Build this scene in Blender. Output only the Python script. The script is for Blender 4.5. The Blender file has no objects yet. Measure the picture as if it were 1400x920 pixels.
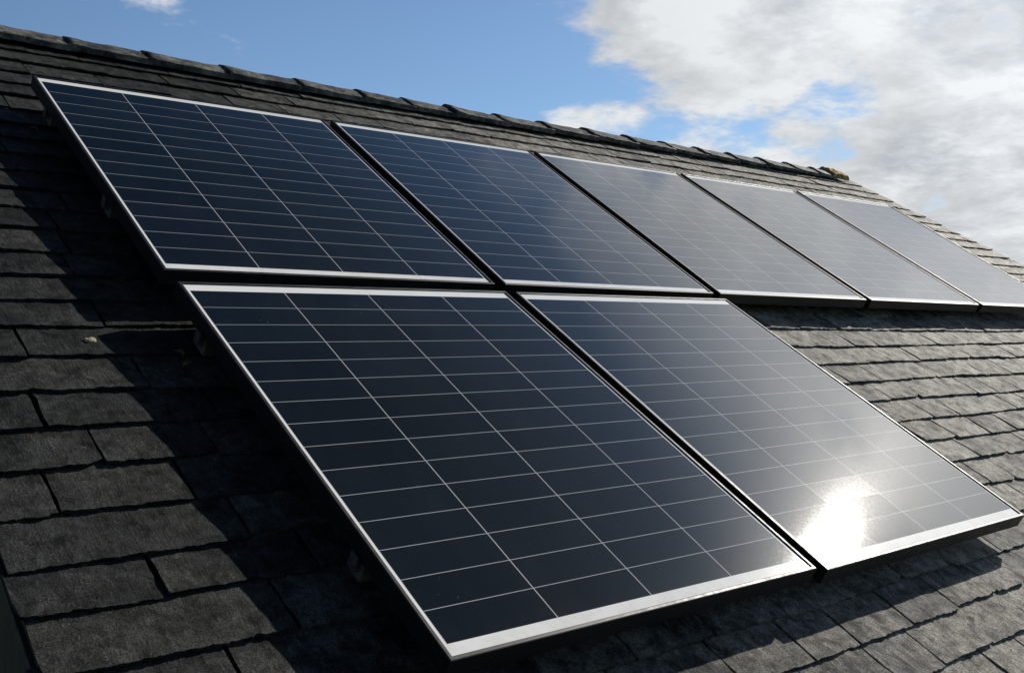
import bpy, bmesh, math, random
from mathutils import Matrix, Vector, noise

# ------------------------------------------------------------------ frame of the roof
# roof coordinates: x along the ridge, y up the slope, z out of the roof; z = 0 is the panels' top face
PITCH = math.radians(31.775)
ROOF_Z = 4.7
RM = Matrix.Translation((0, 0, ROOF_Z)) @ Matrix.Rotation(PITCH, 4, 'X')
SL = -0.100                                   # level of the slates' faces under the panels' top

scene = bpy.context.scene
col = scene.collection

# ------------------------------------------------------------------ camera
CAM_POS = Vector((-0.94017, -3.34300, 1.11556))
cam_d = bpy.data.cameras.new('camera')
cam = bpy.data.objects.new('camera', cam_d)
col.objects.link(cam)
scene.camera = cam
cam_d.sensor_width = 36.0
cam_d.lens = 35.80
cam_d.clip_start = 0.05
cam_d.clip_end = 6000
fw = Vector((0.648219, 0.761446, -0.003407)).normalized()
cam.matrix_world = Matrix.Translation(RM @ CAM_POS) @ fw.to_track_quat('-Z', 'Y').to_matrix().to_4x4()

# ------------------------------------------------------------------ sun, sky, exposure
SUN_DIR = Vector((0.826, 0.0555, 0.5609)).normalized()
SUN_EL = math.asin(SUN_DIR.z)
SUN_AZ = math.atan2(SUN_DIR.y, SUN_DIR.x)
sun_d = bpy.data.lights.new('sun', 'SUN')
sun = bpy.data.objects.new('sun', sun_d)
col.objects.link(sun)
sun_d.energy = 5.0
sun_d.angle = math.radians(0.5)
sun_d.color = (1.0, 0.94, 0.85)
sun.rotation_euler = SUN_DIR.to_track_quat('Z', 'Y').to_euler()
sun.location = (6, 1, 12)

vs = scene.view_settings
vs.view_transform = 'Standard'
vs.look = 'None'
vs.gamma = 1.0
vs.use_curve_mapping = False
vs.exposure = 0.0


class NT:
    """small helper to write node trees"""
    def __init__(self, tree):
        self.t = tree
        self.t.nodes.clear()

    def n(self, typ, **kw):
        nd = self.t.nodes.new(typ)
        for k, v in kw.items():
            setattr(nd, k, v)
        return nd

    def put(self, sock, val):
        if isinstance(val, bpy.types.NodeSocket):
            self.t.links.new(val, sock)
        elif val is not None:
            if isinstance(val, (tuple, list)) and len(val) == 3 and sock.type == 'RGBA':
                val = (*val, 1)
            sock.default_value = val

    def m(self, op, a, b=None, c=None, clamp=False):
        nd = self.n('ShaderNodeMath', operation=op, use_clamp=clamp)
        for i, v in enumerate((a, b, c)):
            if v is not None:
                self.put(nd.inputs[i], v)
        return nd.outputs[0]

    def v(self, op, a, b=None, s=None):
        nd = self.n('ShaderNodeVectorMath', operation=op)
        self.put(nd.inputs[0], a)
        if b is not None:
            self.put(nd.inputs[1], b)
        if s is not None:
            self.put(nd.inputs['Scale'], s)
        return nd.outputs['Value'] if op in ('DOT_PRODUCT', 'LENGTH', 'DISTANCE') else nd.outputs[0]

    def mix(self, f, a, b):
        nd = self.n('ShaderNodeMix', data_type='RGBA')
        self.put(nd.inputs[0], f)
        self.put(nd.inputs[6], a)
        self.put(nd.inputs[7], b)
        return nd.outputs[2]

    def step(self, x, lo, hi, a=0.0, b=1.0, smooth=True):
        nd = self.n('ShaderNodeMapRange', interpolation_type='SMOOTHSTEP' if smooth else 'LINEAR')
        for i, val in enumerate((x, lo, hi, a, b)):
            self.put(nd.inputs[i], val)
        return nd.outputs[0]

    def noise(self, vec, scale, detail=4, rough=0.55, dist=0.0, out=0):
        nd = self.n('ShaderNodeTexNoise')
        self.put(nd.inputs['Vector'], vec)
        nd.inputs['Scale'].default_value = scale
        nd.inputs['Detail'].default_value = detail
        nd.inputs['Roughness'].default_value = rough
        nd.inputs['Distortion'].default_value = dist
        return nd.outputs[out]

    def map(self, vec, scale=(1, 1, 1), loc=(0, 0, 0)):
        nd = self.n('ShaderNodeMapping')
        self.put(nd.inputs['Vector'], vec)
        nd.inputs['Scale'].default_value = scale
        nd.inputs['Location'].default_value = loc
        return nd.outputs[0]


world = bpy.data.worlds.new('World')
scene.world = world
world.use_nodes = True
w = NT(world.node_tree)
SKY_STRENGTH = 0.09
sky = w.n('ShaderNodeTexSky', sky_type='NISHITA')
sky.sun_disc = False
sky.sun_elevation = SUN_EL
sky.sun_rotation = math.pi / 2 - SUN_AZ
sky.altitude = 100
sky.air_density = 1.0
sky.dust_density = 0.15
sky.ozone_density = 3.0
d = w.v('NORMALIZE', w.n('ShaderNodeTexCoord').outputs['Generated'])
sep = w.n('ShaderNodeSeparateXYZ')
w.put(sep.inputs[0], d)
dx, dy, dz = sep.outputs
# cloud layer: directions laid out on a flat sheet overhead
den = w.m('ADD', w.m('MAXIMUM', dz, 0.0), 0.22)
cmb = w.n('ShaderNodeCombineXYZ')
w.put(cmb.inputs[0], w.m('DIVIDE', dx, den))
w.put(cmb.inputs[1], w.m('DIVIDE', dy, den))
w.put(cmb.inputs[2], w.m('MULTIPLY', dz, 1.2))
P = cmb.outputs[0]
sd = w.v('DOT_PRODUCT', d, tuple(SUN_DIR))
sdp = w.m('MAXIMUM', sd, 0.0)


def dirv(az, el):
    az, el = math.radians(az), math.radians(el)
    return (math.cos(az) * math.cos(el), math.sin(az) * math.cos(el), math.sin(el))


def blob(az, el, r0, r1, amp):
    """a soft round patch of the sky: amp inside r0 degrees, 0 beyond r1"""
    return w.step(w.v('DOT_PRODUCT', d, dirv(az, el)), math.cos(math.radians(r1)), math.cos(math.radians(r0)), 0.0, amp)


def density(off):
    q = w.map(P, (1, 1, 1), off)
    big = w.noise(q, 1.9, 2.0, 0.5)
    det = w.noise(q, 4.6, 12.0, 0.635, 0.08)
    return w.m('ADD', w.m('MULTIPLY', big, 1.0), w.m('MULTIPLY', det, 1.15))


OFF = Vector((9.582, 4.3203, 15.8527))
tos = Vector((0.10, -0.075, 0.03))              # a step towards the sun across the sheet
d0 = density(tuple(OFF))
d1 = density(tuple(OFF + tos))
bias = w.m('ADD', blob(4, 25, 10, 34, 0.40), blob(26, 15, 4, 24, 0.30))
bias = w.m('ADD', bias, blob(32, 11, 2, 10, 0.16))
bias = w.m('ADD', bias, blob(43, 10, 2, 7, 0.24))
bias = w.m('SUBTRACT', bias, blob(39.5, 14, 1, 6, 0.24))
bias = w.m('SUBTRACT', bias, blob(31, 13.2, 0.5, 4.5, 0.26))
bias = w.m('SUBTRACT', bias, blob(25, 12.8, 0.5, 4, 0.26))
bias = w.m('SUBTRACT', bias, blob(66, 15, 3, 11, 0.13))
bias = w.m('ADD', bias, blob(39, 19, 2, 9, 0.22))
bias = w.m('SUBTRACT', bias, blob(54, 16, 6, 13, 0.20))
dens = w.m('ADD', d0, bias)
cover = w.step(dens, 1.14, 1.44)
cover = w.m('MULTIPLY', cover, w.step(dz, 0.50, 0.66, 1.0, 0.0))
cover = w.m('MULTIPLY', cover, w.step(dz, -0.02, 0.03))
thick = w.step(dens, 1.32, 1.75)
edge = w.m('MULTIPLY_ADD', w.m('SUBTRACT', d0, d1), 2.6, 0.5, clamp=True)      # 1 on the side lit by the sun
dark = w.m('ADD', blob(23.0, 18.5, 2, 7.0, 0.36), 0.19)
shade = w.m('MULTIPLY', w.m('MULTIPLY', thick, w.m('SUBTRACT', 1.25, edge)), dark, clamp=True)
cl_v = w.m('SUBTRACT', w.m('MULTIPLY_ADD', edge, 2.6, 6.5), w.m('MULTIPLY', shade, 7.0))
cl_v = w.m('ADD', cl_v, w.m('MULTIPLY', w.m('POWER', sdp, 12.0), 9.4))
cl_v = w.m('ADD', cl_v, w.m('MULTIPLY', w.m('POWER', sdp, 60.0), 5.0))
cl_c = w.v('SCALE', w.mix(w.m('MULTIPLY', shade, 1.6, clamp=True), (0.955, 0.98, 1.0), (0.80, 0.91, 1.08)), s=cl_v)
haze_v = w.v('SCALE', (1.0, 0.97, 0.93), s=w.m('MULTIPLY', w.m('POWER', sdp, 9.0), 1.6))
# deep blue overhead and away from the sun
deep = w.m('MULTIPLY', w.step(dz, 0.52, 0.78, 1.0, 0.25), w.step(sd, -0.4, 0.6, 0.45, 1.0))
tint = w.v('MULTIPLY', sky.outputs[0], w.mix(w.step(dz, 0.4, 0.7), (0.99, 1.07, 1.14), (0.72, 1.06, 1.22)))
sky_c = w.v('ADD', w.v('SCALE', tint, s=deep), haze_v)
bg = w.n('ShaderNodeBackground')
w.put(bg.inputs['Color'], w.mix(cover, sky_c, cl_c))
bg.inputs['Strength'].default_value = SKY_STRENGTH
out = w.n('ShaderNodeOutputWorld')
w.t.links.new(bg.outputs[0], out.inputs[0])


# ------------------------------------------------------------------ materials
def material(name):
    m = bpy.data.materials.new(name)
    m.use_nodes = True
    t = NT(m.node_tree)
    o = t.n('ShaderNodeOutputMaterial')
    b = t.n('ShaderNodeBsdfPrincipled')
    t.t.links.new(b.outputs[0], o.inputs[0])
    return m, t, b


def bump(t, b, h, strength=0.5, dist=0.002, prev=None):
    nd = t.n('ShaderNodeBump')
    nd.inputs['Strength'].default_value = strength
    nd.inputs['Distance'].default_value = dist
    t.put(nd.inputs['Height'], h)
    if prev is not None:
        t.put(nd.inputs['Normal'], prev)
    if b is not None:
        t.put(b.inputs['Normal'], nd.outputs[0])
    return nd.outputs[0]


def slate_material(name, tint=1.0, glare_tone=None):
    m, t, b = material(name)
    fixed = glare_tone
    tc = t.n('ShaderNodeTexCoord').outputs['Object']
    at = t.n('ShaderNodeAttribute', attribute_name='slate_seed')
    sd_ = at.outputs['Fac']
    off = t.n('ShaderNodeCombineXYZ')
    t.put(off.inputs[0], t.m('MULTIPLY', sd_, 61.0))
    t.put(off.inputs[1], t.m('MULTIPLY', sd_, 37.0))
    t.put(off.inputs[2], t.m('MULTIPLY', sd_, 23.0))
    p = t.v('ADD', tc, off.outputs[0])
    big = t.noise(p, 9.0, 4, 0.6)
    mid = t.noise(p, 20.0, 9, 0.68, 0.25)
    fine = t.noise(tc, 260.0, 5, 0.72)
    streak = t.noise(t.map(p, (95, 15, 40)), 1.0, 6, 0.65, 0.5)
    base = t.mix(t.step(sd_, 0.0, 1.0, smooth=False), (0.012 * tint, 0.013 * tint, 0.0145 * tint), (0.042 * tint, 0.041 * tint, 0.038 * tint))
    base = t.mix(t.step(big, 0.35, 0.68), base, (0.045 * tint, 0.044 * tint, 0.041 * tint))
    base = t.mix(t.m('MULTIPLY', t.step(mid, 0.50, 0.66), 0.75), base, (0.007, 0.0075, 0.0085))
    base = t.mix(t.m('MULTIPLY', t.step(streak, 0.54, 0.70), 0.40), base, (0.085 * tint, 0.082 * tint, 0.076 * tint))
    # lichen: pale grey flecks and a little ochre
    fl = t.noise(p, 105.0, 3, 0.5, 2.2)
    fmask = t.m('MULTIPLY', t.step(fl, 0.66, 0.70), t.step(t.noise(p, 11.0, 2), 0.46, 0.60))
    oc = t.m('MULTIPLY', t.step(t.noise(p, 70.0, 4, 0.6), 0.60, 0.70), t.step(t.noise(tc, 4.5, 2), 0.58, 0.70))
    # sun glare put into colour: lighter lichen grey towards the right, blue black left
    glare_tone = t.n('ShaderNodeAttribute', attribute_name='slate_glare_tone').outputs['Fac']
    if fixed is not None: glare_tone = fixed
    base = t.mix(t.step(glare_tone, 0.0, 1.0, smooth=False), t.v('MULTIPLY', base, (0.62, 0.67, 0.71)), t.v('MULTIPLY', base, (6.2, 6.05, 5.75)))
    # cloudy stains, then the lichen flecks and ochre on top of whatever the slate's tone
    st = t.noise(p, 26.0, 5, 0.6, 0.8)
    base = t.v('SCALE', base, s=t.step(st, 0.32, 0.68, 0.55, 1.5))
    base = t.mix(t.m('MULTIPLY', oc, 0.6), base, (0.060, 0.044, 0.022))
    base = t.mix(t.m('MULTIPLY', fmask, 0.75), base, (0.15, 0.145, 0.13))
    grain = t.m('MULTIPLY_ADD', t.step(fine, 0.3, 0.7), 1.3, 0.35)
    base = t.v('SCALE', base, s=grain)
    t.put(b.inputs['Base Color'], base)
    t.put(b.inputs['Roughness'], t.step(mid, 0.3, 0.7, 0.52, 0.70))
    b.inputs['Specular IOR Level'].default_value = 0.055
    nrm = bump(t, None, mid, 0.7, 0.008)
    nrm = bump(t, None, streak, 0.8, 0.005, nrm)
    nrm = bump(t, b, fine, 0.9, 0.0032, nrm)
    return m


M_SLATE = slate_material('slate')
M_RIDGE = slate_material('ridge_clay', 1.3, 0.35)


def lichen_material():
    m, t, b = material('lichen_clay')
    tc = t.n('ShaderNodeTexCoord').outputs['Object']
    a = t.noise(tc, 40, 5, 0.65)
    c = t.mix(t.step(a, 0.35, 0.65), (0.13, 0.08, 0.025), (0.50, 0.31, 0.09))
    t.put(b.inputs['Base Color'], c)
    b.inputs['Roughness'].default_value = 0.85
    bump(t, b, a, 0.9, 0.01)
    return m


M_LICHEN = lichen_material()


def simple(name, colour, rough, metal=0.0, nscale=60.0, var=0.25, bstr=0.2, spec=0.5, bdist=0.002):
    m, t, b = material(name)
    tc = t.n('ShaderNodeTexCoord').outputs['Object']
    a = t.noise(tc, nscale, 5, 0.6)
    k = t.step(a, 0.25, 0.75, 1 - var, 1 + var, smooth=False)
    t.put(b.inputs['Base Color'], t.v('SCALE', colour, s=k))
    t.put(b.inputs['Roughness'], t.step(a, 0.3, 0.7, rough * 0.85, min(1, rough * 1.15)))
    b.inputs['Metallic'].default_value = metal
    b.inputs['Specular IOR Level'].default_value = spec
    if bstr:
        bump(t, b, a, bstr, bdist)
    return m


M_FRAME = simple('black_anodised_aluminium', (0.012, 0.012, 0.013), 0.45, 0.1, 60, 0.2, 0.0, 0.3, 0.0006)
M_ALU = simple('mill_aluminium', (0.42, 0.42, 0.41), 0.42, 0.9, 90, 0.25, 0.1)
M_STEEL = simple('weathered_zinc', (0.10, 0.095, 0.09), 0.6, 0.5, 70, 0.4, 0.3)
M_LEAD = simple('lead_sheet', (0.12, 0.14, 0.16), 0.8, 0.0, 40, 0.25, 0.3)
M_BARGE = simple('dark_stained_timber', (0.022, 0.020, 0.019), 0.7, 0, 40, 0.4, 0.5)
M_WALL = simple('grey_render', (0.36, 0.35, 0.33), 0.9, 0, 160, 0.15, 0.5)
M_FELT = simple('underlay_felt', (0.012, 0.012, 0.013), 0.9, 0, 60, 0.3, 0.3)
M_GUTTER = simple('black_gutter_plastic', (0.02, 0.02, 0.021), 0.4, 0, 60, 0.2, 0.05)
M_GRASS = simple('lawn', (0.05, 0.075, 0.025), 0.95, 0, 12, 0.5, 0.8, 0.2, 0.03)
M_PAVE = simple('tarmac_yard', (0.055, 0.055, 0.055), 0.9, 0, 8, 0.25, 0.4)
M_CHIP = simple('pale_mortar', (0.34, 0.29, 0.22), 0.9, 0, 200, 0.35, 0.5)
M_LEAF = simple('dry_leaf', (0.20, 0.15, 0.09), 0.8, 0, 120, 0.4, 0.4)
M_MOSS = simple('moss', (0.055, 0.045, 0.018), 0.95, 0, 150, 0.5, 0.6, 0.2)

GLASS_ROUGH = 0.042


def glass_normal(t, b, tc):
    # fine rolled texture of solar glass plus a very slow waviness of the sheet
    fine = t.noise(tc, 300.0, 3, 0.6)
    nrm = bump(t, b, fine, 0.035, 0.0003)
    t.put(b.inputs['Coat Normal'], nrm)
    return nrm


def dust(t, tc):
    sm = t.noise(t.map(tc, (6, 2.0, 1)), 1.0, 6, 0.65, 0.6)
    sp = t.noise(tc, 95.0, 3, 0.55)
    film = t.step(sm, 0.35, 0.75)
    # grime left by water along the lower edge of each panel
    sh = t.n('ShaderNodeSeparateXYZ')
    t.put(sh.inputs[0], t.n('ShaderNodeUVMap', uv_map='sheet').outputs[0])
    edge = t.m('MULTIPLY', t.step(t.m('ADD', sh.outputs[1], t.m('MULTIPLY', t.noise(tc, 14.0, 5, 0.6), 0.05)), 0.955, 1.02), t.step(t.noise(tc, 45.0, 5, 0.65), 0.3, 0.7))
    film = t.m('ADD', film, t.m('MULTIPLY', edge, 1.6))
    specks = t.m('MULTIPLY', t.step(sp, 0.70, 0.76), t.step(t.noise(tc, 7.0, 3), 0.5, 0.68))
    return film, specks


def glass_coat(t, b, rough, film):
    # the sheet of glass is the coat; the dusty film on it scatters a little, widely
    b.inputs['IOR'].default_value = 1.5
    b.inputs['Specular IOR Level'].default_value = 0.0020
    b.inputs['Roughness'].default_value = 0.27
    b.inputs['Coat Weight'].default_value = 1.0
    b.inputs['Coat IOR'].default_value = 1.5
    t.put(b.inputs['Coat Roughness'], rough)


def cell_material():
    m, t, b = material('cells_under_glass')
    tc = t.n('ShaderNodeTexCoord').outputs['Object']
    uv = t.n('ShaderNodeUVMap', uv_map='cells').outputs[0]
    wob = t.noise(tc, 5.0, 2, 0.5, out=1)
    wob = t.v('SCALE', t.v('SUBTRACT', wob, (0.5, 0.5, 0.5)), s=0.010)
    uvw = t.v('ADD', uv, wob)
    s = t.n('ShaderNodeSeparateXYZ')
    t.put(s.inputs[0], uvw)
    a, c = s.outputs[0], s.outputs[1]
    da = t.m('MULTIPLY', t.m('ABSOLUTE', t.m('SUBTRACT', t.m('FRACT', t.m('ADD', a, 0.5)), 0.5)), 0.244)
    dc = t.m('MULTIPLY', t.m('ABSOLUTE', t.m('SUBTRACT', t.m('FRACT', t.m('ADD', c, 0.5)), 0.5)), 0.082)
    la = t.step(da, 0.0010, 0.0015, 1.0, 0.0)
    lc = t.step(dc, 0.0006, 0.0010, 1.0, 0.0)
    line = t.m('MAXIMUM', la, lc)
    # one shade per cell
    cell = t.n('ShaderNodeTexWhiteNoise', noise_dimensions='3D')
    oi = t.n('ShaderNodeObjectInfo')
    key = t.v('ADD', t.v('FLOOR', uv), (0.5, 0.5, 0.0))
    kz = t.n('ShaderNodeCombineXYZ')
    t.put(kz.inputs[2], t.m('MULTIPLY', oi.outputs['Random'], 50.0))
    t.put(cell.inputs['Vector'], t.v('ADD', key, kz.outputs[0]))
    cr = cell.outputs['Value']
    base = t.mix(cr, (0.0018, 0.0042, 0.0066), (0.0042, 0.0080, 0.0125))
    film, specks = dust(t, tc)
    base = t.mix(t.m('MULTIPLY', film, 0.05, clamp=True), base, (0.10, 0.095, 0.085))
    base = t.mix(t.m('MULTIPLY', line, 0.9), base, (0.46, 0.46, 0.47))
    base = t.mix(t.m('MULTIPLY', specks, 0.35), base, (0.30, 0.28, 0.25))
    t.put(b.inputs['Base Color'], base)
    r = t.m('ADD', t.step(t.noise(tc, 130.0, 3, 0.6), 0.3, 0.7, GLASS_ROUGH - 0.005, GLASS_ROUGH + 0.005), t.m('MULTIPLY', t.m('SUBTRACT', cr, 0.5), 0.010))
    glass_coat(t, b, r, film)
    glass_normal(t, b, tc)
    return m


def margin_material():
    m, t, b = material('white_backsheet_under_glass')
    tc = t.n('ShaderNodeTexCoord').outputs['Object']
    film, specks = dust(t, tc)
    base = t.mix(t.m('MULTIPLY', film, 0.22, clamp=True), (0.84, 0.84, 0.83), (0.60, 0.58, 0.54))
    base = t.mix(t.m('MULTIPLY', specks, 0.4), base, (0.25, 0.23, 0.2))
    t.put(b.inputs['Base Color'], base)
    glass_coat(t, b, GLASS_ROUGH, film)
    glass_normal(t, b, tc)
    return m


M_CELL = cell_material()
M_MARGIN = margin_material()


# ------------------------------------------------------------------ object helpers
def tag(o, label=None, cat=None, group=None, kind=None):
    if label: o['label'] = label
    if cat: o['category'] = cat
    if group: o['group'] = group
    if kind: o['kind'] = kind
    return o


def link(name, mesh, mats, parent=None, matrix=None):
    o = bpy.data.objects.new(name, mesh)
    for mt in (mats if isinstance(mats, (list, tuple)) else [mats]):
        mesh.materials.append(mt)
    col.objects.link(o)
    if parent is not None:
        o.parent = parent
    elif matrix is not None:
        o.matrix_world = matrix
    return o


def from_bm(name, bm, mats, parent=None, matrix=None, smooth=False):
    me = bpy.data.meshes.new(name)
    bm.normal_update()
    bm.to_mesh(me)
    bm.free()
    if smooth:
        for p_ in me.polygons:
            p_.use_smooth = True
    return link(name, me, mats, parent, matrix)


def empty(name, matrix, label, cat, group=None):
    o = bpy.data.objects.new(name, None)
    o.empty_display_size = 0.1
    col.objects.link(o)
    o.matrix_world = matrix
    return tag(o, label, cat, group)


def box(bm, x0, x1, y0, y1, z0, z1, bev=0.0):
    r = bmesh.ops.create_cube(bm, size=1.0)
    vs_ = r['verts']
    bmesh.ops.scale(bm, vec=(x1 - x0, y1 - y0, z1 - z0), verts=vs_)
    bmesh.ops.translate(bm, vec=((x0 + x1) / 2, (y0 + y1) / 2, (z0 + z1) / 2), verts=vs_)
    if bev:
        ed = list({e for v_ in vs_ for e in v_.link_edges})
        bmesh.ops.bevel(bm, geom=ed, offset=bev, segments=2, affect='EDGES', profile=0.6)


# ------------------------------------------------------------------ ground
bm = bmesh.new()
bmesh.ops.create_grid(bm, x_segments=40, y_segments=40, size=3000)
tag(from_bm('ground', bm, M_GRASS), kind='structure')
bm = bmesh.new()
box(bm, -4.2, 11.5, -8.2, 9.0, -0.1, 0.03)
tag(from_bm('yard', bm, M_PAVE), kind='structure')

# ------------------------------------------------------------------ house
def ridge_v(u):                                # distance down-slope of the ridge line from the panels' top edge
    return -0.715 - (0.030 * max(0.0, u - 2.6)) + 0.012 * math.sin(u * 1.1)


def verge_u(v):                                # right-hand edge of the slope
    return 6.13 + 0.33 * v


U0, V1 = -0.525, 3.96
house = empty('house', Matrix.Translation((-0.525, -4.0 * math.cos(PITCH), 0)),
              'house with old dark slate roof, mossy ridge tiles and solar panels on it', 'house')
HI = house.matrix_world.inverted()


def house_part(name, bm, mats, parent=None, roofspace=True, smooth=False):
    o = from_bm(name, bm, mats, smooth=smooth)
    o.parent = parent or house
    o.matrix_parent_inverse = Matrix.Identity(4)
    pm = (parent or house).matrix_world
    tgt = RM if roofspace else Matrix.Identity(4)
    o.matrix_basis = pm.inverted() @ tgt
    bpy.context.view_layer.update()
    return o


rng = random.Random(11)


def nz(x, y, z=0.0):
    return noise.noise(Vector((x, y, z)))


GLARE_TONE = {}


def build_slates():
    verts, faces, seeds, smooth = [], [], [], []
    GA = 0.1195

    def slate(u0, u1, vb, vt, seed, last_left=False, last_right=False):
        wdt = u1 - u0
        nx = max(6, int(wdt / (0.006 if (u0 < 1.0 or vb > 2.3) else 0.012)))
        ny = 5
        th = rng.uniform(0.003, 0.006)
        lift = rng.uniform(0.0, 0.003)
        tw = rng.uniform(-0.003, 0.003)
        dv = rng.uniform(-0.004, 0.004)
        sk = rng.uniform(-0.004, 0.004)
        chipL = rng.uniform(0.003, 0.014) if rng.random() < 0.16 else 0.0
        chipR = rng.uniform(0.003, 0.014) if rng.random() < 0.16 else 0.0
        zs = seed * 97.0
        top = []
        b0 = len(verts)
        for j in range(ny + 1):
            fj = j / ny
            for i in range(nx + 1):
                fi = i / nx
                u = u0 + wdt * fi
                # ragged side edges
                if i == 0: u += 0.004 * nz(vb * 40 + fj * 6, zs) + (0.003 * nz(vb * 150 + fj * 30, zs + 5))
                if i == nx: u += 0.004 * nz(vb * 40 + fj * 6, zs + 9) + (0.003 * nz(vb * 150 + fj * 30, zs + 3))
                e = dv + sk * (fi - 0.5) + 0.0030 * nz(u * 24, zs, 2) + 0.0034 * nz(u * 85, zs, 4) + 0.0013 * nz(u * 290, zs, 7) - 0.007 * max(0.0, nz(u * 45, zs, 11) - 0.38) * 2.2
                cl = max(0.0, 1 - fi * wdt / 0.028)
                cr_ = max(0.0, 1 - (1 - fi) * wdt / 0.035)
                e -= chipL * cl * cl + chipR * cr_ * cr_
                v = (vb + e) * (1 - fj) + vt * fj
                # the lower edge rides on two slates below, the head on none
                z = SL + 0.003 - 0.0082 * fj * (vb - vt) / 0.12 + lift * (1 - fj) + tw * (fi - 0.5) * 2 * (1 - fj)
                z += 0.0022 * nz(u * 17, v * 17, zs) + 0.0011 * nz(u * 55, v * 55, zs)
                if j == 0: z -= 0.0005 + 0.0008 * nz(u * 120, zs)
                verts.append((u, -v, z))
                top.append(len(verts) - 1)
        W_ = nx + 1
        for j in range(ny):
            for i in range(nx):
                a = b0 + j * W_ + i
                faces.append((a, a + 1, a + W_ + 1, a + W_)); smooth.append(True); seeds.append(seed)
        # edges (own vertices so that the arris stays sharp)
        rim = [b0 + i for i in range(nx, -1, -1)]                       # lower edge, right to left
        left = [b0 + j * W_ for j in range(ny + 1)]
        right = [b0 + nx + j * W_ for j in range(ny, -1, -1)]
        for chain in (right + [], rim, left):
            c0 = len(verts)
            for q in chain:
                x, y, z = verts[q]
                verts.append((x, y, z))
                verts.append((x, y + 0.0015, z - th - 0.004))
            for k in range(len(chain) - 1):
                a = c0 + 2 * k
                faces.append((a, a + 1, a + 3, a + 2)); smooth.append(False); seeds.append(seed)

    n = 0
    v = 1.122 - GA * 15
    vlist = []
    while v < V1 + GA:
        vlist.append(v)
        v += GA
    for vb in vlist:
        n += 1
        vb2 = vb + rng.uniform(-0.004, 0.004)
        ur = verge_u(vb2) + rng.uniform(-0.006, 0.022)
        u = U0 + rng.uniform(-0.006, 0.010)
        first = True
        while u < ur - 0.03:
            big = max(0.0, min(1.0, (0.9 - u) / 1.2))
            wd = rng.uniform(0.165, 0.285) * (1 - big) + rng.uniform(0.18, 0.46) * big
            if first and n % 2: wd *= rng.uniform(0.35, 0.7)
            first = False
            u2 = min(u + wd, ur)
            if ur - u2 < 0.08: u2 = ur
            seed = rng.random()
            um = (u + u2) / 2
            g = max(0.0, min(1.0, (um + 0.35 * (vb - 0.5) - 0.3) / 2.1))  # painted sun glare, growing to the right and down the slope
            GLARE_TONE[seed] = g * 0.75 + 0.30 * rng.random() * (0.12 + 0.88 * g)
            rv = ridge_v((u + u2) / 2)
            vt = max(vb2 - 0.165, rv + 0.005)
            if vb2 > rv + 0.05:
                # shaded courses keep a slow wave along their length, as on an old roof
                wv = 0.005 * math.sin(u * 2.3 + n * 1.7) + 0.003 * math.sin(u * 5.1 + n)
                gap = rng.uniform(0.003, 0.009)
                slate(u + gap / 2, u2 - gap / 2, vb2 + wv, vt + wv, seed)
            u = u2
    me = bpy.data.meshes.new('roof')
    me.from_pydata(verts, [], faces)
    me.polygons.foreach_set('use_smooth', smooth)
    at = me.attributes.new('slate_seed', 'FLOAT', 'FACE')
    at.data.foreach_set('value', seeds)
    at = me.attributes.new('slate_glare_tone', 'FLOAT', 'FACE')
    at.data.foreach_set('value', [GLARE_TONE[q] for q in seeds])
    me.update()
    return me


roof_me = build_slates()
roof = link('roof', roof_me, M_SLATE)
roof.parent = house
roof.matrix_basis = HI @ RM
bpy.context.view_layer.update()

# boarding and felt under the slates
bm = bmesh.new()
zt, zb = SL - 0.034, SL - 0.12
o_ = []
for (u, v) in ((U0 + 0.02, -0.70), (verge_u(-0.84) - 0.04, -0.83), (verge_u(V1) - 0.04, V1 - 0.03), (U0 + 0.02, V1 - 0.03)):
    o_.append((bm.verts.new((u, -v, zt)), bm.verts.new((u, -v, zb))))
bm.faces.new([q[0] for q in o_][::-1])
bm.faces.new([q[1] for q in o_])
for i in range(4):
    a, b2 = o_[i], o_[(i + 1) % 4]
    bm.faces.new((a[0], b2[0], b2[1], a[1]))
house_part('roof_boarding', bm, M_FELT)

# ridge point in world space for the far slope and the gables
def roof_w(u, v, z):
    return RM @ Vector((u, -v, z))


# far slope (slates down the other side), walls, gables
rp0 = roof_w(U0, ridge_v(0) + 0.03, SL - 0.03)
rp1 = roof_w(verge_u(-0.85), ridge_v(5.8) + 0.03, SL - 0.03)
drop = 2.2
run = drop / math.tan(PITCH)
bm = bmesh.new()
nu, nv = 26, 20
grid = []
for j in range(nv + 1):
    row = []
    for i in range(nu + 1):
        p_ = rp0.lerp(rp1, i / nu)
        f_ = j / nv
        row.append(bm.verts.new((p_.x + (0.0 if i < nu else 0.33 * f_ * 2.0), p_.y + run * f_, p_.z - drop * f_ - 0.004 * (j % 2))))
    grid.append(row)
for j in range(nv):
    for i in range(nu):
        bm.faces.new((grid[j][i], grid[j][i + 1], grid[j + 1][i + 1], grid[j + 1][i]))
house_part('rear_roof_slope', bm, M_SLATE, roofspace=False)

yE = roof_w(0, V1, SL).y + 0.30
zE = roof_w(0, V1 - 0.30 / math.cos(PITCH), SL - 0.13).z
yR = (rp0.y + rp1.y) / 2
zR = rp0.z - 0.16
yB = yR + run - 0.3
zB = zR - (yB - yR) * math.tan(PITCH)
bm = bmesh.new()
xl, xr = -0.40, 5.70
ring = [(yE, 0.0), (yE, zE), (yR, zR), (yB, zB), (yB, 0.0)]
L_ = [bm.verts.new((xl, y, z)) for y, z in ring]
R_ = [bm.verts.new((xr, y, z)) for y, z in ring]
bm.faces.new(L_)
bm.faces.new(R_[::-1])
for i in (0, 3):
    bm.faces.new((L_[i], R_[i], R_[i + 1], L_[i + 1]))
house_part('wall', bm, M_WALL, roofspace=False)

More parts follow.
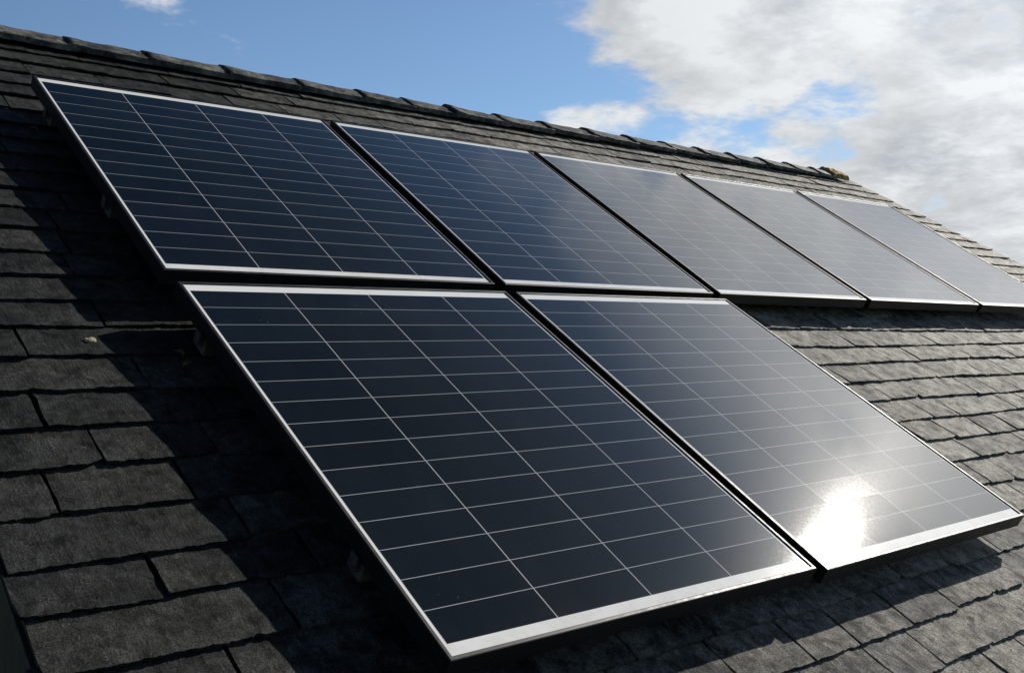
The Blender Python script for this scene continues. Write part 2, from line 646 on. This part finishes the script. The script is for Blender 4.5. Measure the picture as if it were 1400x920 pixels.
# barge board under the left-hand verge
bm = bmesh.new()
box(bm, U0 + 0.012, U0 + 0.040, -V1 + 0.01, 0.70, SL - 0.235, SL - 0.036, 0.003)
house_part('barge_board', bm, M_BARGE)
bm = bmesh.new()
q = [(verge_u(-0.83) - 0.075, -0.83), (verge_u(V1) - 0.075, V1 - 0.02)]
pts = []
for (u, v) in q:
    for du in (0, 0.028):
        for z in (SL - 0.235, SL - 0.036):
            pts.append(bm.verts.new((u + du, -v, z)))
for f_ in ((0, 1, 3, 2), (4, 6, 7, 5), (0, 4, 5, 1), (2, 3, 7, 6), (0, 2, 6, 4), (1, 5, 7, 3)):
    bm.faces.new([pts[i] for i in f_])
house_part('barge_board', bm, M_BARGE)

# gutter along the eaves
bm = bmesh.new()
ge = roof_w(0, V1 + 0.02, SL - 0.05)
prof = [(math.cos(a), math.sin(a)) for a in [math.pi + math.pi * k / 12 for k in range(13)]]
for rr in (0.056, 0.052):
    pass
secs = []
for x in (U0 - 0.02, verge_u(V1) + 0.0):
    secs.append(([bm.verts.new((x, ge.y - 0.02 + 0.056 * c, ge.z - 0.02 + 0.056 * s)) for c, s in prof],
                 [bm.verts.new((x, ge.y - 0.02 + 0.052 * c, ge.z - 0.02 + 0.052 * s)) for c, s in prof]))
for k in range(12):
    bm.faces.new((secs[0][0][k], secs[1][0][k], secs[1][0][k + 1], secs[0][0][k + 1]))
    bm.faces.new((secs[0][1][k], secs[0][1][k + 1], secs[1][1][k + 1], secs[1][1][k]))
    for s_ in secs:
        bm.faces.new((s_[0][k], s_[0][k + 1], s_[1][k + 1], s_[1][k]))
for e in (0, 12):
    bm.faces.new((secs[0][0][e], secs[0][1][e], secs[1][1][e], secs[1][0][e]))
house_part('gutter', bm, M_GUTTER, roofspace=False)

# ------------------------------------------------------------------ ridge tiles
def ridge_tile(u, length, mat, label=None, squash=1.0, end=False):
    bm = bmesh.new()
    nl, na = 14, 16
    half = math.pi / 2 - PITCH                   # the two wings fall with the two slopes
    sd_ = u * 13.7
    tilt = rng.uniform(-0.003, 0.003)
    roll = rng.uniform(-0.05, 0.05)
    shift = rng.uniform(-0.005, 0.005)
    outer, inner = [], []
    base = roof_w(u, ridge_v(u + length / 2), SL + 0.004)
    nxt = roof_w(u + length, ridge_v(u + length / 2), SL + 0.004)
    for i in range(nl + 1):
        f_ = i / nl
        x = u + (length + 0.030) * f_ - 0.012
        collar = 0.0035 * max(0.0, 1 - max(0.0, f_ - 0.12) / 0.06)
        lift = 0.0055 * (1 - f_) + tilt * (f_ - 0.5)
        ro, ri = [], []
        for k in range(na + 1):
            s = (k / na - 0.5) * 2               # -1 near wing, +1 far wing
            wing = 0.118 * abs(s)
            # rounded apex running into straight wings
            dy = math.copysign(wing * math.cos(PITCH), s)
            dz = -wing * math.sin(PITCH) * (1 if abs(s) > 0.25 else abs(s) / 0.25) - (0 if abs(s) > 0.25 else 0)
            dz = -math.sin(PITCH) * (math.sqrt(wing * wing + 0.022 ** 2) - 0.022)
            th = 0.021 + collar
            rough = 0.0030 * nz(x * 14, s * 3, sd_) + 0.0018 * nz(x * 50, s * 9, sd_) + 0.0012 * nz(x * 120, s * 20, sd_)
            if end: rough += 0.010 * nz(x * 22, s * 3, 4.0) + 0.006 * nz(x * 60, s * 8, 2)
            jag = 0.006 * nz(x * 30, sd_) if abs(s) > 0.99 else 0.0
            y0 = base.y + shift + dy * (1 + jag * 8) + roll * dz * 0.3
            z0 = base.z + 0.002 + lift + dz
            endj = 0.004 * nz(s * 6, sd_, 3) if i in (0, nl) else 0.0
            ro.append(bm.verts.new((x + endj, y0 + (math.copysign(0.3, s) if abs(s) > 0.2 else s) * th * 0.6, z0 + (th + rough) * squash)))
            ri.append(bm.verts.new((x + endj, y0, z0)))
        outer.append(ro); inner.append(ri)
    for i in range(nl):
        for k in range(na):
            f1 = bm.faces.new((outer[i][k], outer[i + 1][k], outer[i + 1][k + 1], outer[i][k + 1])); f1.smooth = True
            bm.faces.new((inner[i][k], inner[i][k + 1], inner[i + 1][k + 1], inner[i + 1][k]))
        for k in (0, na):
            bm.faces.new((outer[i][k], inner[i][k], inner[i + 1][k], outer[i + 1][k]))
    for i in (0, nl):
        for k in range(na):
            bm.faces.new((outer[i][k], outer[i][k + 1], inner[i][k + 1], inner[i][k]))
    bmesh.ops.recalc_face_normals(bm, faces=bm.faces)
    o = house_part('ridge_tile', bm, mat, roof, roofspace=False)
    if label: o['label'] = label
    return o


JO = [-0.62, -0.34, -0.02, 0.29, 0.59, 0.92, 1.26, 1.58, 1.84, 2.10, 2.41, 2.73, 3.07, 3.42, 3.76, 4.09, 4.42, 4.75, 5.08, 5.38]
for i in range(len(JO) - 1):
    if JO[i] < -0.5: continue
    ridge_tile(JO[i], JO[i + 1] - JO[i], M_RIDGE)
ridge_tile(5.385, 0.17, M_LEAD, 'ridge tile dressed in pale lead', 0.9)
ridge_tile(5.555, 0.17, M_LICHEN, 'ochre lichen covered end ridge tile', 1.55, True)

# ------------------------------------------------------------------ solar panels
TH = 0.040
LIP = 0.010


def solar_panel(quad, rows, label):
    """quad: top-left, top-right, bottom-right, bottom-left as (u, v)"""
    TL, TR, BR, BL = [Vector((u, -v)) for u, v in quad]
    root = empty('solar_panel', RM @ Matrix.Translation((BL.x, BL.y, -TH)), label, 'solar panel', 'solar panels on the slate roof')
    org = Vector((BL.x, BL.y))
    wd = ((TR - TL).length + (BR - BL).length) / 2
    ht = ((BL - TL).length + (BR - TR).length) / 2

    def at(x, y):                                # metres from the left edge and from the top edge
        fx, fy = x / wd, y / ht
        p_ = (TL * (1 - fx) + TR * fx) * (1 - fy) + (BL * (1 - fx) + BR * fx) * fy
        return p_ - org
    # frame: hollow ring with a rounded top lip
    bm = bmesh.new()
    prof = [(LIP + 0.004, -TH), (0.0, -TH), (0.0, -0.0022), (0.0007, -0.0007), (0.0022, 0.0), (LIP - 0.0022, 0.0), (LIP - 0.0007, -0.0006), (LIP, -0.0020), (LIP, -0.010)]
    rings = []
    for (x, z) in prof:
        rings.append([bm.verts.new((*at(a, b_), z + TH)) for a, b_ in ((x, x), (wd - x, x), (wd - x, ht - x), (x, ht - x))])
    for i in range(len(prof)):
        A_, B_ = rings[i], rings[(i + 1) % len(prof)]
        for k in range(4):
            bm.faces.new((A_[k], A_[(k + 1) % 4], B_[(k + 1) % 4], B_[k]))
    bmesh.ops.recalc_face_normals(bm, faces=bm.faces)
    fr = from_bm('frame', bm, M_FRAME, root)
    # laminate: glass over cells with a white margin
    bm = bmesh.new()
    uvl = bm.loops.layers.uv.new('cells')
    uvs = bm.loops.layers.uv.new('sheet')
    mx, mt, mb = 0.0065, 0.028, 0.026
    x0, x1, y0, y1 = LIP + 0.0002, wd - LIP - 0.0002, LIP + 0.0002, ht - LIP - 0.0002
    xs = [x0] + [x0 + mx + (x1 - x0 - 2 * mx) * k / 8 for k in range(9)] + [x1]
    ys = [y0] + [y0 + mt + (y1 - y0 - mt - mb) * k / 8 for k in range(9)] + [y1]
    zg = TH - 0.0032
    g = [[bm.verts.new((*at(x, y), zg)) for x in xs] for y in ys]
    def ab(x, y):
        return ((x - x0 - mx) / (x1 - x0 - 2 * mx) * 4, (y - y0 - mt) / (y1 - y0 - mt - mb) * rows)
    for j in range(len(ys) - 1):
        for i in range(len(xs) - 1):
            f_ = bm.faces.new((g[j + 1][i], g[j + 1][i + 1], g[j][i + 1], g[j][i]))
            f_.material_index = 0 if (0 < i < len(xs) - 2 and 0 < j < len(ys) - 2) else 1
            for lp, (jj, ii) in zip(f_.loops, ((j + 1, i), (j + 1, i + 1), (j, i + 1), (j, i))):
                lp[uvl].uv = ab(xs[ii], ys[jj])
                lp[uvs].uv = (xs[ii] / wd, ys[jj] / ht)
    # underside
    bk = [bm.verts.new((*at(x, y), zg - 0.006)) for x, y in ((x0, y0), (x1, y0), (x1, y1), (x0, y1))]
    f_ = bm.faces.new(bk); f_.material_index = 1
    from_bm('glass_laminate', bm, [M_CELL, M_MARGIN], root)
    return root


ST = [1.055, 2.111, 3.136, 4.183]               # separators of the upper row at its top and bottom edge
SB = [1.020, 2.050, 3.087, 4.122]
G_ = 0.020
ut = [-0.007] + ST + [5.259]
ub = [-0.009] + SB + [5.180]
vt = lambda u: -0.004 - 0.0090 * u
vb = lambda u: 1.258 + 0.0045 * u
up_lab = ['leftmost panel of the upper row, dark blue, its left side over shaded slates',
          'second panel from the left in the upper row, slate blue with faint grid lines',
          'middle of the five panels in the upper row, blue fading to grey sheen',
          'pale grey reflecting panel, fourth in the upper row, no panel below it',
          'rightmost panel of the upper row, washed out grey, next to the roof verge']
for i in range(5):
    a0 = ut[i] + (G_ if i else 0); a1 = ut[i + 1] - G_
    b0 = ub[i] + (G_ if i else 0); b1 = ub[i + 1] - G_
    solar_panel(((a0, vt(a0)), (a1, vt(a1)), (b1, vb(b1)), (b0, vb(b0))), 14, up_lab[i])
solar_panel(((0.004, 1.312), (1.010, 1.303), (1.036, 2.531), (0.026, 2.524)), 15, 'large black panel in front at the lower left, with white bottom margin')
solar_panel(((1.046, 1.306), (2.059, 1.303), (2.083, 2.536), (1.062, 2.543)), 15, 'right lower panel with the bright sun glint on its glass')

# ------------------------------------------------------------------ mounting rails
RZ0, RZ1 = -0.082, -0.0405


def rail(u0, u1, v, label):
    root = empty('mounting_rail', RM @ Matrix.Translation((u0, -v, RZ0)), label, 'mounting rail', 'rails under the solar panels')
    h = RZ1 - RZ0
    bm = bmesh.new()
    box(bm, 0, u1 - u0, -0.018, 0.018, 0, h, 0.002)
    # slot along the top
    from_bm('rail_bar', bm, M_ALU, root)
    bm = bmesh.new()                             # end clamp gripping the outer frame
    box(bm, -0.016, 0.004, -0.012, 0.012, h - 0.020, h - 0.014, 0.001)
    box(bm, -0.016, -0.012, -0.012, 0.012, h - 0.0138, h + 0.012, 0.001)
    bmesh.ops.create_cone(bm, cap_ends=True, segments=6, radius1=0.006, radius2=0.006, depth=0.007, matrix=Matrix.Translation((-0.006, 0, h - 0.0105)))
    from_bm('end_clamp', bm, M_STEEL, root)
    k = 0
    x = 0.09
    while x < u1 - u0 - 0.05:                    # slate hooks that carry the rail
        bm = bmesh.new()
        box(bm, x - 0.015, x + 0.015, -0.028, -0.020, -0.010, h - 0.006, 0.001)
        box(bm, x - 0.015, x + 0.015, -0.0195, 0.10, -0.010, -0.0045, 0.001)
        bmesh.ops.create_cone(bm, cap_ends=True, segments=6, radius1=0.007, radius2=0.007, depth=0.008,
                              matrix=Matrix.Translation((x, -0.032, h * 0.5)) @ Matrix.Rotation(math.pi / 2, 4, 'X'))
        from_bm('roof_hook', bm, M_STEEL, root)
        x += 0.95
    return root


rail(0.004, 5.16, 0.19, 'metal rail under the top part of the upper row of panels')
rail(0.002, 5.16, 0.81, 'lower aluminium rail under the upper row of panels')
rail(0.012, 2.03, 1.49, 'upper aluminium rail under the two lower panels')
rail(0.026, 2.04, 2.235, 'lower aluminium rail under the two lower panels')


# ------------------------------------------------------------------ small loose things on the slates
def chip(u, v, size, label, seed):
    bm = bmesh.new()
    bmesh.ops.create_icosphere(bm, subdivisions=3, radius=1.0)
    for q_ in bm.verts:
        k = 1 + 0.35 * nz(q_.co.x * 1.7 + seed, q_.co.y * 1.7, q_.co.z * 1.7) + 0.12 * nz(q_.co.x * 5, q_.co.y * 5 + seed, q_.co.z * 5)
        q_.co *= k
        q_.co = Vector((q_.co.x * size, q_.co.y * size * 0.6, q_.co.z * size * 0.38))
    o = from_bm('mortar_chip', bm, M_CHIP, matrix=RM @ Matrix.Translation((u, -v, SL + 0.0015)))
    tag(o, label, 'stone chip')


chip(-0.203, 1.413, 0.013, 'pale tan chip lying on a slate at the edge of the panels\' shadow', 3.0)


def leaf(u, v, size, rz, label, group):
    bm = bmesh.new()
    n = 10
    L, Rr, C0 = [], [], []
    for k in range(n + 1):
        f_ = k / n
        wv = math.sin(math.pi * f_) ** 0.8 * 0.36 * (1 + 0.35 * math.sin(f_ * 17))
        y = (f_ - 0.5) * 1.0
        z = 0.10 * math.sin(f_ * 3.5)
        C0.append(bm.verts.new((0, y * size, (z - 0.04) * size)))
        L.append(bm.verts.new((-wv * size, y * size, (z + wv * 0.7) * size)))
        Rr.append(bm.verts.new((wv * size, y * size, (z + wv * 0.45) * size)))
    for k in range(n):
        bm.faces.new((L[k], C0[k], C0[k + 1], L[k + 1]))
        bm.faces.new((C0[k], Rr[k], Rr[k + 1], C0[k + 1]))
    bmesh.ops.solidify(bm, geom=bm.faces[:], thickness=0.0006)
    o = from_bm('dead_leaf', bm, M_LEAF, matrix=RM @ Matrix.Translation((u, -v, SL + 0.005)) @ Matrix.Rotation(rz, 4, 'Z'), smooth=True)
    tag(o, label, 'leaf', group)


leaf(-0.028, 1.475, 0.030, 0.6, 'small dry leaf caught beside the front panel\'s upper rail end', 'dead leaves caught under the panels')
leaf(-0.022, 1.52, 0.034, 2.0, 'curled dry leaf just below the front panel\'s upper rail end', 'dead leaves caught under the panels')
leaf(-0.040, 0.215, 0.028, 1.2, 'dry leaf by the upper left panel\'s first rail end', 'dead leaves caught under the panels')

# moss in the joints
bm = bmesh.new()
r2 = random.Random(5)
for k in range(620):
    u = r2.uniform(-0.5, 2.6) if k % 3 else r2.uniform(-0.5, 0.1)
    row = r2.randrange(0, 25)
    v = 1.122 + 0.1195 * row - 0.1195 * 10 + r2.uniform(0.002, 0.015)
    if v < ridge_v(u) + 0.1: continue
    if nz(u * 3.0, v * 3.0, 9.0) < 0.02: continue
    for s_ in range(r2.randrange(2, 6)):
        m4 = Matrix.Translation((u + r2.uniform(-0.015, 0.015), -v + r2.uniform(-0.003, 0.003), SL - 0.007 + r2.uniform(-0.002, 0.002))) @ Matrix.Diagonal((r2.uniform(0.8, 1.8), 0.8, 0.6, 1))
        bmesh.ops.create_icosphere(bm, subdivisions=1, radius=r2.uniform(0.002, 0.0045), matrix=m4)
for q_ in bm.verts:
    q_.co += Vector((nz(q_.co.x * 300, q_.co.y * 300), nz(q_.co.y * 300, q_.co.x * 300, 4), nz(q_.co.x * 300, q_.co.y * 300, 8))) * 0.0016
mo = from_bm('moss', bm, M_MOSS, matrix=RM)
tag(mo, 'brown moss growing in the joints between the slates', 'moss', None, 'stuff')
